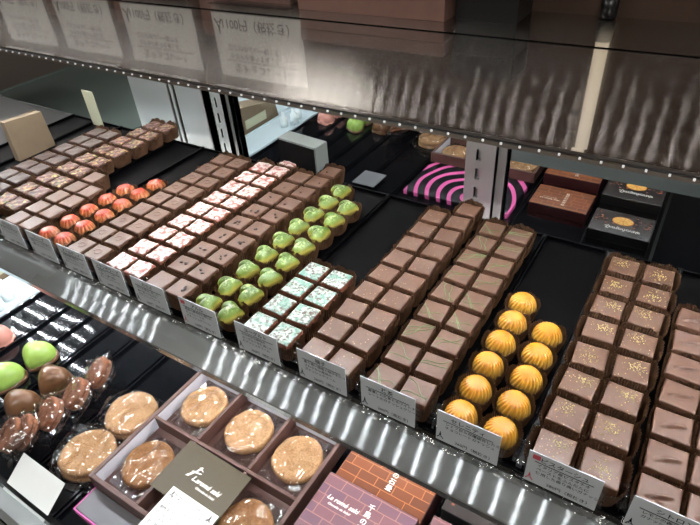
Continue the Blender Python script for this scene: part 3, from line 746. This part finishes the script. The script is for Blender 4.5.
big_heart('heart_shell', -.431, -.160, M['brownheart'], 'hazelnut brown heart shell, the front one of the brown pair', .4)

# cookies in film
def cookie_mesh(name, rx, ry, h, mat, stamp=True, seed=0):
    rg = random.Random(seed); bm = bmesh.new(); n = 56; ph = [rg.uniform(0, 6) for _ in range(4)]
    def rad(a): return 1+.012*math.sin(3*a+ph[0])+.012*math.sin(5*a+ph[1])+.008*math.sin(11*a+ph[2])
    prof = [(.90, 0), (.985, .12), (1, .4), (.99, .75), (.955, .93), (.9, 1.0), (.72, 1.0), (.69, .93 if stamp else 1.0), (.4, .93 if stamp else 1.02), (.08, .93 if stamp else 1.04)]
    rings(bm, [[(rx*q*rad(a)*math.cos(a), ry*q*rad(a)*math.sin(a), z*h) for a in (2*PI*k/n for k in range(n))] for q, z in prof]); return new_mesh(name, bm, mat, True)
def film_mesh(w, d, h, seed, n=22, point=.5):
    rg = random.Random(seed); ph = [rg.uniform(0, 6) for _ in range(8)]; bm = bmesh.new(); g = []
    for top in (0, 1):
        G = []
        for i in range(n+1):
            row = []
            for j in range(n+1):
                u, v = 2*i/n-1, 2*j/n-1
                edge = max(abs(u), abs(v)); rr_ = (abs(u)**2.6+abs(v)**2.6)**(1/2.6); dome = max(0, min(1, (1-rr_)/.24)); dome = dome*dome*(3-2*dome)
                x, y = u*w/2, v*d/2
                pinch = 1-.12*(1-abs(u))*abs(v)**2
                x *= 1-.08*abs(v)**3*(1-u*u); y *= 1-.10*abs(u)**3*(1-v*v)
                wr = .0016*(math.sin(9*u+4*v+ph[0])+math.sin(-7*u+8*v+ph[1])+.7*math.sin(15*u*v+ph[2])+.6*math.sin(19*u-11*v+ph[3]))
                if top: z = .002+max(0, dome)*h+wr*(.35+.65*min(1, edge))*1.0+.004*max(0, edge-.75)*math.sin(6*math.atan2(v, u)+ph[4])*4
                else: z = .0006+.0004*wr/.0016*max(0, edge-.6)
                row.append(bm.verts.new((x, y, max(z, .0003) if not top else max(z, .0009))))
            G.append(row)
        for i in range(n):
            for j in range(n):
                q = (G[i][j], G[i+1][j], G[i+1][j+1], G[i][j+1]); bm.faces.new(q if top else q[::-1])
        g.append(G)
    return new_mesh('film_wrap', bm, M['film'], True)
def bagged(x, y, z, rx, ry, h, layers, mat, label, rz, w, d, seed, group, tiltx=0, tilty=0):
    e = empty('bagged_cookie', (x, y, z), label, 'cookie', group, rz); e.rotation_euler.x = tiltx; e.rotation_euler.y = tilty
    for q in range(layers):
        c = link('cookie', cookie_mesh('cookie', rx, ry, h, mat, True, seed+q), e, (.0012*q, .001*q, .0015+q*(h+.0004)), .3*q)
    link('film_wrap', film_mesh(w, d, layers*(h+.0004)+.0030, seed), e); return e
bagged(-.288, -.098, DT, .0325, .0320, .0085, 2, M['cookie'], 'round golden cookie sandwich in clear film, the rear of two by the open box', .1, .096, .078, 3, 'large cookies in film')
bagged(-.287, -.164, DT, .0335, .0315, .0085, 2, M['cookie'], 'golden cookie sandwich in clear film, the front of two by the open box', .3, .096, .080, 8, 'large cookies in film')
def small_bag(x, y, label, rz, seed):
    e = empty('bagged_cookie', (x, y, DT+.0255), label, 'cookie', 'small cookies in film', rz); e.rotation_euler = (.62, -.12, rz)
    for q in range(2): link('cookie', cookie_mesh('cookie', .0205, .0205, .0062, M['cookie_cocoa'], True, seed+q), e, (0, .001*q, -.0012+q*.0068))
    me = film_mesh(.064, .044, .0150, seed)
    for v in me.vertices:      # one corner is pulled up to a point
        w_ = max(0, (v.co.x+v.co.y)/.064-.35); v.co.z += .020*w_*w_ ; v.co.x += .020*w_*w_; v.co.y += .010*w_*w_
        v.co.z -= .0025
    link('film_wrap', me, e); return e
for i, (x, y, w, rz) in enumerate(((-.364, -.078, 'rearmost of the row of five', -.5), (-.360, -.116, 'second from the rear of five', -.4), (-.362, -.153, 'middle one of the row of five', -.3), (-.366, -.186, 'second from the front of five', -.5), (-.376, -.196, 'front one of the row of five', -.4))):
    small_bag(x, y, 'cocoa cookie pair in pointed clear film bag, '+w, rz, 11+i*3)

# open box of cookies on its wave printed lid
e = empty('box_lid', (-.137, -.042, DT), 'flat black box lid with pink wave print under the open cookie box', 'box lid')
obj('lid_panel', bbox(-.107, .107, -.1435, .172, 0, .010, .0008, 1), M['zebra'], e)
obj('grey_front', bbox(-.107, .107, -.172, -.144, 0, .010, .0008, 1), M['greyfront'], e)  # front strip of the lid in plain grey
bm = bmesh.new()
for a in ((-.1085, -.1075, -.1735, -.02), (-.1075, .1075, -.1735, -.1723)): box(bm, *a, .0, .0095)
obj('pink_edge', bm, M['pinkedge'], e)
BX0, BX1, BY0, BY1, BZ0, BZ1 = -.2465, -.0235, -.186, -.001, -.2165, -.195
e = empty('cookie_box', ((BX0+BX1)/2, (BY0+BY1)/2, BZ0), 'open brown box divided into six cells of film wrapped cookies', 'box')
ox, oy = (BX0+BX1)/2, (BY0+BY1)/2; hx, hy = (BX1-BX0)/2, (BY1-BY0)/2; hz = BZ1-BZ0
obj('bottom', bbox(-hx, hx, -hy, hy, 0, .0015), M['box_open'], e)
for a in ((-hx, -hx+.005, -hy, hy), (hx-.005, hx, -hy, hy)): obj('side_wall', bbox(*a, .0016, hz, .0005, 1), M['box_open'], e)
for a in ((-hx+.0052, hx-.0052, -hy, -hy+.005), (-hx+.0052, hx-.0052, hy-.005, hy)): obj('end_wall', bbox(*a, .0016, hz, .0005, 1), M['box_open'], e)
obj('divider', bbox(-hx+.0052, hx-.0052, -.0003, .0037, .0016, hz-.0008, .0004, 1), M['box_open'], e)
for x in (-.0375, .0395):
    for a in ((-hy+.0052, -.0006), (.004, hy-.0052)): obj('divider', bbox(x-.002, x+.002, a[0], a[1], .0016, hz-.0008, .0004, 1), M['box_open'], e)
obj('liner', bbox(-hx+.0052, -hx+.0058, -hy+.006, hy-.006, .0016, hz-.002), M['liner'], e)
obj('liner', bbox(-hx+.006, hx-.006, hy-.0062, hy-.0055, .0016, hz-.002), M['liner'], e)
CC = ((-.2080, -.045, 'cookie', 'rear left'), (-.1340, -.046, 'cookie', 'rear middle'), (-.0610, -.047, 'cookie', 'rear right'), (-.2070, -.138, 'cookie_toast', 'front left'), (-.0610, -.138, 'cookie_toast', 'front right'), (-.1340, -.139, 'cookie_toast', 'front middle'))
for i, (x, y, m, w) in enumerate(CC):
    bagged(x, y, BZ0+.002, .0292, .0300, .0095, 1, M[m], f'film wrapped round cookie in the {w} cell of the open box', .012*i-.03, .0560, .072, 40+5*i, 'cookies in the open box')
# bronze card and white description card over the front middle cell
o = obj('bronze_card', bbox(0, .093, -.062, 0, 0, .0006), M['goldcard'], None, (-.1745, -.097, BZ1+.0042), -.02); o.rotation_euler.x = .05
tag(o, 'bronze printed card lying across the front middle cell of the cookie box', 'card')
bm = bmesh.new()
for pts in (((.0, 0), (.004, .001), (.010, .010), (.007, .009)), ((.004, .006), (.016, .009), (.016, .0098), (.004, .008)), ((.010, .010), (.013, .016), (.011, .016), (.008, .010)), ((.009, .014), (.016, .012), (.016, .0126), (.009, .015))):
    bm.faces.new([bm.verts.new((.026+a, -.034+b, .0008)) for a, b in pts])
obj('emblem', bm, M['whiteink'], o)
letters('logo', 'L.aromé saki', .0078, M['whiteink'], o, (.036, -.0345, .0008), shear=.35)
letters('tagline', 'Chocolat du Soleil', .0036, M['whiteink'], o, (.047, -.040, .0008), shear=.35)
o = obj('description_card', bbox(0, .066, -.05, 0, 0, .0005), M['white'], None, (-.1500, -.1475, BZ1+.0028), -.01); o.rotation_euler.x = .02
tag(o, 'white printed description card lying in front of the bronze card', 'card')
letters('title', 'アマン・ノワール', .0068, M['ink'], o, (.033, -.0098, .0007), align='CENTER')
bm = bmesh.new(); box(bm, .011, .055, -.0125, -.0121, .0005, .0008); obj('rule', bm, M['ink'], o)
for i, l_ in enumerate(('ブラジルとショコラノワールの', '相性をアンリフレッシュさせた', 'のフィンナスでモカランシュ', 'のこだわりを味わえる', '甘さ控えめのサブレの食感')): letters('description', l_, .0046, M['ink'], o, (.004, -.0185-.0058*i, .0007))
for x in (.006, .060):
    bm = bmesh.new(); tower(bm, 0, 0, .007); t_ = obj('tower_emblem', bm, M['ink'], o, (x, -.011, .0008)); t_.rotation_euler.x = -PI/2

# printed gift boxes on the lower deck, stepped stacks
def cobble_box(y0, y1, ztop, mat, label, txt):
    x0, x1 = -.003, .0975; h = ztop-DT
    e = gift_box(((x0+x1)/2, (y0+y1)/2, DT), x1-x0, y1-y0, h, M['box_maroon'], mat, label, 'cobblestone printed boxes', 'chocolate_box', min(.9, .02/h))
    hh = h+.0004; d = (y1-y0)/2
    letters('brand', 'La romé saki', .0068, M['whiteink'], e, (-.038, d-.026, hh), shear=.3); letters('tagline', 'Chocolat du Soleil', .0034, M['whiteink'], e, (-.034, d-.031, hh), shear=.3)
    for i, c in enumerate(txt): letters('title', c, .0072, M['whiteink'], e, (.006, d-.016-.0078*i, hh), align='CENTER')
    return e
cobble_box(-.1285, -.0600, -.1680, M['cobble_sheen'], 'cobblestone printed box with violet sheen painted in, front and highest of three stepped boxes', '千鳥の石畳')
cobble_box(-.0590, .0125, -.1815, M['cobble'], 'orange cobblestone printed box, middle of three stepped boxes', '神楽坂の石畳')
cobble_box(.0290, .1000, -.1970, M['cobble'], 'orange cobblestone printed box, rearmost and lowest of three stepped boxes', '神楽坂の石畳')
def fruit_box(y0, y1, ztop, mat, label):
    x0, x1 = .1085, .2045; h = ztop-DT
    e = gift_box(((x0+x1)/2, (y0+y1)/2, DT), x1-x0, y1-y0, h, M['box_black'], mat, label, 'orange slice printed boxes', 'chocolate_box', min(.9, .018/h))
    hh = h+.0003; bm = bmesh.new(); n = 32
    c = [bm.verts.new((.017*math.cos(2*PI*k/n), .0-.008+.013*math.sin(2*PI*k/n), hh)) for k in range(n)]; bm.faces.new(c)
    p = obj('orange_rind', bm, M['rind'], e)
    bm = bmesh.new()
    for s in range(9):
        a0, a1 = 2*PI*s/9+.05, 2*PI*(s+1)/9-.05
        bm.faces.new([bm.verts.new((q*.0155*math.cos(a), -.008+q*.0117*math.sin(a), hh+.0002)) for q, a in ((.1, (a0+a1)/2), (1, a0), (1.02, (a0+a1)/2), (1, a1))])
    obj('orange_slice', bm, M['slice'], e)
    bm = bmesh.new(); rg = random.Random(5)
    for s in range(46):
        x, y, r = rg.uniform(-.042, .042), -.008+rg.gauss(0, .010), rg.uniform(.0008, .0025)
        if math.hypot(x/1.3, y+.008) < .014 or abs(y) > .034: continue
        bm.faces.new([bm.verts.new((x+r*math.cos(k*PI/3+s), y+r*.7*math.sin(k*PI/3+s), hh+.0001)) for k in range(6)])
    obj('splash_print', bm, M['splash'], e)['kind'] = 'stuff'
    letters('brand', 'Symphonie', .0125, M['whiteink'], e, (.002, .014, hh), align='CENTER', shear=.4)
fruit_box(-.120, -.0500, -.1660, M['cobble_sheen'], 'violet topped box, front and highest of the right hand stepped boxes')
fruit_box(-.034, .0480, -.1800, M['fruitlid'], 'dark box with orange slice print, the higher one behind')
fruit_box(.0680, .1400, -.1970, M['fruitlid'], 'dark box with orange slice print, the lower one nearest the mirror')
# white card at the front of the lower deck
o = price_card((-.346, -.2345, -.2220), .079, .036, '', [], '', 'blank bright white card standing at the front of the lower deck', tilt=-1.0, holder=False, group='price cards of the lower deck', plainback=True)

# lower deck goods, scaled up about the camera position, stand on the deck
for o in [o for o in bpy.data.objects if o not in _before and o.parent is None]:
    p = o.location; o.location = Vector((-.0212, -.2224, -.2842))+1.1*(Vector(p)-Vector((0, -.23, DT))); o.scale = [q*1.1 for q in o.scale]

# ------------------------------------------------------------------ world and colour
w = bpy.data.worlds.new('world'); bpy.context.scene.world = w; w.use_nodes = True
w.node_tree.nodes['Background'].inputs[0].default_value = (.5, .5, .52, 1); w.node_tree.nodes['Background'].inputs[1].default_value = .3
vs = bpy.context.scene.view_settings; vs.view_transform = 'Standard'; vs.look = 'None'; vs.exposure = 0; vs.gamma = 1; vs.use_curve_mapping = False
bpy.context.scene.cycles.use_denoising = True
